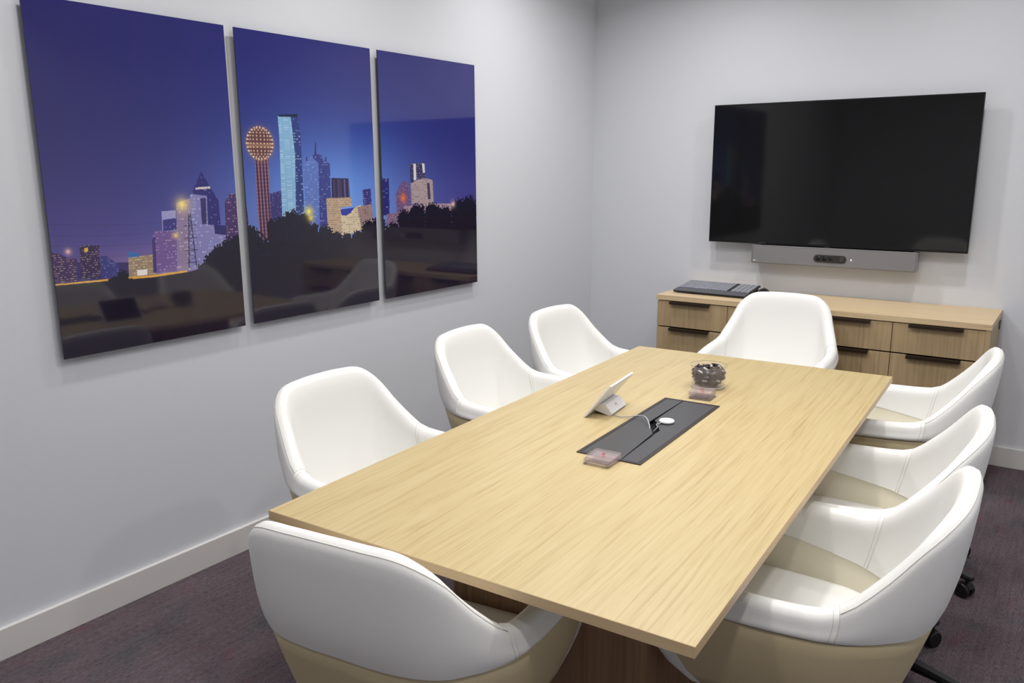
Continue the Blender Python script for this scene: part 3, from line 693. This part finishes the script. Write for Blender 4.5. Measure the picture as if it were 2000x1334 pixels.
def half_section(t):
    """cross-section (list of 3D points, categories) for x>=0 side"""
    v = cr_eval(t); R = v[:3]; B = np.array([v[3], v[4], ZB])
    e = 1e-3; va, vb = cr_eval(max(t-e, -.2)), cr_eval(min(t+e, 2.0)); tg = (vb-va)[:2]; tg /= np.linalg.norm(tg)
    nrm = np.array([tg[1], -tg[0]])     # outward
    if nrm @ (R[:2]-np.array([0, .0])) < 0: nrm = -nrm
    th = interp([0, .6, 1, 2], [.048, .050, .054, .054], t)
    k = 1.0
    if t > 1.90: k = math.sqrt(max(0, 1-((t-1.90)/.10)**2))
    r = th/2; zt = R[2]-r; soft = interp([0, .8, 1, 2], [.045, .04, .015, .008], t)
    zs = interp([0, .5, 1, 1.3, 2], [.606, .602, .588, .582, .574], t)   # outer seam
    zi = interp([0, .6, 1, 1.5, 2], [.480, .490, .512, .540, .562], t)   # inner seam
    def P(z, off):
        s = min(max((zt-z)/(zt-ZB), 0), 1)
        c = np.array([R[0]+(B[0]-R[0])*s, R[1]+(B[1]-R[1])*s])
        c = c+nrm*(.016*math.sin(math.pi*s**.85))
        if t > 1:
            c1 = P1(z); a = min((t-1)/1.0, 1)
            yf = interp(YF[0], YF[1], z); c = np.array([c[0], c1+(yf-c1)*a])
        return np.array([c[0]+nrm[0]*off, c[1]+nrm[1]*off, z])
    def P1(z):
        w = V1; zt1 = w[2]-.027; s = min(max((zt1-z)/(zt1-ZB), 0), 1)
        return w[1]+(w[4]-w[1])*s - .010*math.sin(math.pi*s)
    pts, cat = [], []
    for z in np.linspace(ZB, zs-.006, 7)[:]: pts.append(P(z, r*k-.003*k)); cat.append('shell')
    pts.append(P(zs-.003, (r-.006)*k)); cat.append('shell')       # groove
    for i_, z in enumerate(np.linspace(zs, zt, 9)):
        pts.append(P(z, (r + (.000, .0035, .004, .004, .003, .002, .001, .0005, 0)[i_])*k)); cat.append('white')
    for a in (22, 45, 67, 90, 113, 135, 158):
        zz = zt + r*k*math.sin(math.radians(a)) if a <= 90 else (zt+r*k) - (r+soft)*(1-math.sin(math.radians(a)))
        q = P(min(zz, zt), r*k*math.cos(math.radians(a))); q[2] = zz; pts.append(q); cat.append('white')
    for z in np.linspace(zt-soft, zi, 8): pts.append(P(z, -r*k)); cat.append('white')
    for z in np.linspace(zi-.002, .41, 5): pts.append(P(z, (-r+.0015)*k)); cat.append('lining')
    return pts, cat
V1 = cr_eval(1.0)
def build_chair():
    ts = list(np.linspace(0, 1, 23)) + list(np.linspace(1, 1.9, 12))[1:] + [1.92, 1.94, 1.96, 1.975, 1.987, 1.995, 2.0]
    full = [(-1, t) for t in ts[::-1]] + [(1, t) for t in ts[1:]]
    secs = []
    for s, t in full:
        p, cat = half_section(t); secs.append([(s*q[0] if t > 0 else 0, q[1], q[2]) if t > 0 else (0, q[1], q[2]) for q in p])
    nr = len(secs[0])
    root = thing('conference_chair', '', 'chair')
    def part(name, smin, smax, test, m, extra=None):
        bm = bmesh.new(); cache = {}
        def gv(i, j):
            if (i, j) not in cache: cache[(i, j)] = bm.verts.new(secs[i][j])
            return cache[(i, j)]
        for i in range(len(full)-1):
            ta = full[i][0]*full[i][1]; tb_ = full[i+1][0]*full[i+1][1]; tm = (ta+tb_)/2
            if not (smin < tm < smax): continue
            for j in range(nr-1):
                if test(tm, j): bm.faces.new((gv(i, j), gv(i+1, j), gv(i+1, j+1), gv(i, j+1)))
        if extra: extra(bm, gv)
        bmesh.ops.remove_doubles(bm, verts=bm.verts, dist=1e-5)
        bmesh.ops.dissolve_degenerate(bm, edges=bm.edges, dist=1e-6)
        return bm_obj(name, bm, m, root, smooth=True)
    def region(tm, j):
        c = cat[j]
        if abs(tm) > 1.82: return 'white'
        if c == 'shell' and j < 8: return 'shell'
        if c == 'lining' or (c == 'white' and j == nr-6): return 'lining'
        return 'white'
    w = lambda tm, j: region(tm, j) == 'white'
    part('backrest', -1, 1, w, m_white)
    part('armrest', -2, -1, w, m_white)
    part('armrest', 1, 2, w, m_white)
    def pan(bm, gv):
        lo = [gv(i, 0) for i in range(len(full)) if abs(full[i][1]) <= 1.82]
        n = len(lo)
        for i in range(n//2):
            a, b, c, d = lo[i], lo[i+1], lo[n-2-i], lo[n-1-i]
            try: bm.faces.new((a, b, c, d) if b is not c else (a, b, d))
            except ValueError: pass
    part('outer_shell', -2, 2, lambda tm, j: region(tm, j) == 'shell', m_cream, pan)
    part('inner_lining', -2, 2, lambda tm, j: region(tm, j) == 'lining', m_lining)
    # seat cushion from the inner outline
    z_in = nr-2
    loop = []
    for (s, t), sec in zip(full, secs):
        if t < 1.6: loop.append((sec[z_in][0]*.985, sec[z_in][1]+.004))
    loop = [(loop[0][0], .20), (loop[0][0]*.93, .25), (loop[0][0]*.8, .268)] + loop + [(loop[-1][0], .20), (loop[-1][0]*.93, .25), (loop[-1][0]*.8, .268)]
    loop = loop[2::-1] + loop[3:-3] + loop[-3:] if False else [loop[2], loop[1], loop[0]] + loop[3:-3] + loop[-3:]
    cxm, cym = 0, .04; bm = bmesh.new(); rings = []
    for sc_, z in ((.97, .385), (1.0, .40), (1.0, .440), (.985, .455), (.95, .463), (.85, .468), (.5, .472), (.05, .473)):
        rings.append([bm.verts.new((cxm+(x-cxm)*sc_, cym+(y-cym)*sc_, z)) for x, y in loop])
    k = len(loop)
    for a, b in zip(rings, rings[1:]):
        for i in range(k): bm.faces.new((a[i], a[(i+1) % k], b[(i+1) % k], b[i]))
    bm.faces.new(rings[0][::-1]); bm.faces.new(rings[-1])
    bm_obj('seat', bm, m_white, root, smooth=True)
    # stitching: along the rim of the back, at the arm joints and inside
    def row_pts(j, t0, t1, push=0):
        out = []
        for (s, t), sec in zip(full, secs):
            if t0 <= s*t <= t1: out.append(Vector(sec[j]))
        return out
    jr = 18
    bm = bmesh.new(); add_tube(bm, row_pts(jr, -1, 1), .0011, 5); bm_obj('back_stitching', bm, m_thread, root, smooth=True)
    bm = bmesh.new(); add_tube(bm, row_pts(nr-6, -1.81, 1.81), .0016, 5); bm_obj('inner_stitching', bm, m_thread, root, smooth=True)
    bm = bmesh.new(); add_tube(bm, row_pts(7, -1.81, 1.81), .0022, 5); bm_obj('outer_seam', bm, m_seam, root, smooth=True)
    for s in (-1, 1):
        i = [q for q, (a, t) in enumerate(full) if a == s and abs(t-1) < 1e-9][0]
        bm = bmesh.new()
        add_tube(bm, [Vector(secs[i][j]) for j in range(9, nr-5)], .0013, 5)
        i2 = i+s; a_ = [Vector(secs[i][j]).lerp(Vector(secs[i2][j]), .35) for j in range(9, nr-5)]
        add_tube(bm, a_, .0009, 5)
        bm_obj('arm_seam', bm, m_thread, root, smooth=True)
    # mechanism, column, five-star base
    box('mechanism', (-.09, -.10, .335), (.09, .12, .374), m_black, root, bev=.008)
    bm = bmesh.new(); add_lathe(bm, [(.026, .20), (.026, .336)], 20); add_lathe(bm, [(.034, .075), (.036, .10), (.030, .205)], 20); bm_obj('gas_column', bm, m_blackm, root, smooth=True)
    ca_bm = None
    for k in range(5):
        a = math.pi/2 + 2*math.pi*k/5 + math.radians(36)
        bm = bmesh.new()
        v = []
        for (r_, w_, z0, z1) in ((.028, .024, .072, .108), (.16, .019, .070, .098), (.295, .015, .068, .085), (.318, .010, .068, .082)):
            v.append([bm.verts.new((r_, sy*w_*ww, z)) for sy, z, ww in ((-1, z0, .8), (-1, z0+(z1-z0)*.6, 1), (-1, z1, .7), (1, z1, .7), (1, z0+(z1-z0)*.6, 1), (1, z0, .8))])
        for p, q in zip(v, v[1:]):
            for i in range(6): bm.faces.new((p[i], p[(i+1) % 6], q[(i+1) % 6], q[i]))
        bm.faces.new(v[0]); bm.faces.new(v[-1][::-1])
        lg = bm_obj('leg', bm, m_blackm, root, rot=(0, 0, a))
        bm = bmesh.new()
        add_lathe(bm, [(.006, .045), (.006, .070)], 10, center=(.300, 0, 0))
        for sy in (-1, 1):
            add_lathe(bm, [(.010, -.009), (.024, -.009), (.027, -.006), (.027, .006), (.024, .009), (.010, .009)], 22, mtx=Matrix.Translation((.292, sy*.015, .0272)) @ Matrix.Rotation(math.pi/2, 4, 'X'))
        add_box(bm, (.286, -.006, .018), (.312, .006, .052), .003, 1)
        hood = []
        for sy in (-.010, .010):
            hood.append([bm.verts.new((.292+.029*math.cos(q), sy, .0272+.029*math.sin(q))) for q in [math.radians(d) for d in range(20, 175, 15)]] )
        for i in range(len(hood[0])-1): bm.faces.new((hood[0][i], hood[0][i+1], hood[1][i+1], hood[1][i]))
        bm_obj('caster', bm, m_black, lg)
    return root

JY = -.08
CH = [  # joint mid x, y, heading deg (0 = faces +y), label
    (2.320, -2.833, 91.6, 'white tub chair on the right side of the table, nearest the camera'),
    (2.292, -2.197, 95, 'white tub chair in the middle of the right side of the table'),
    (2.247, -1.422, 92.6, 'white tub chair on the right side of the table, nearest the credenza'),
    (.860, -2.934, -89.4, 'white tub chair on the picture wall side, nearest the camera'),
    (.761, -2.083, -86.5, 'white tub chair on the picture wall side, in the middle of three'),
    (.794, -1.462, -92.5, 'white tub chair on the picture wall side, nearest the room corner'),
    (1.452, -.735, 185.5, 'white tub chair at the far end of the table in front of the credenza'),
    (1.560, -3.560, 8.0, 'white tub chair at the near end of the table, seen from behind'),
]
chair0 = build_chair()
for i, (mx, my, hd, lab) in enumerate(CH):
    c = chair0 if i == 0 else copy_tree(chair0)
    a = math.radians(hd); fx, fy = -math.sin(a), math.cos(a)
    c.location = (mx-fx*JY, my-fy*JY, 0); c.rotation_euler = (0, 0, a)
    dz, dl = {1: (-.024, -21), 2: (0, -30.2), 5: (0, 30), 6: (.022, 12)}.get(i, (0, 0))
    for ch in c.children:
        nm_ = ch.name.split('.')[0]
        if nm_ == 'leg': ch.rotation_euler.z += math.radians(dl)
        elif nm_ != 'gas_column': ch.location.z = dz
    c['label'] = lab; c['group'] = 'white conference chairs around the table'
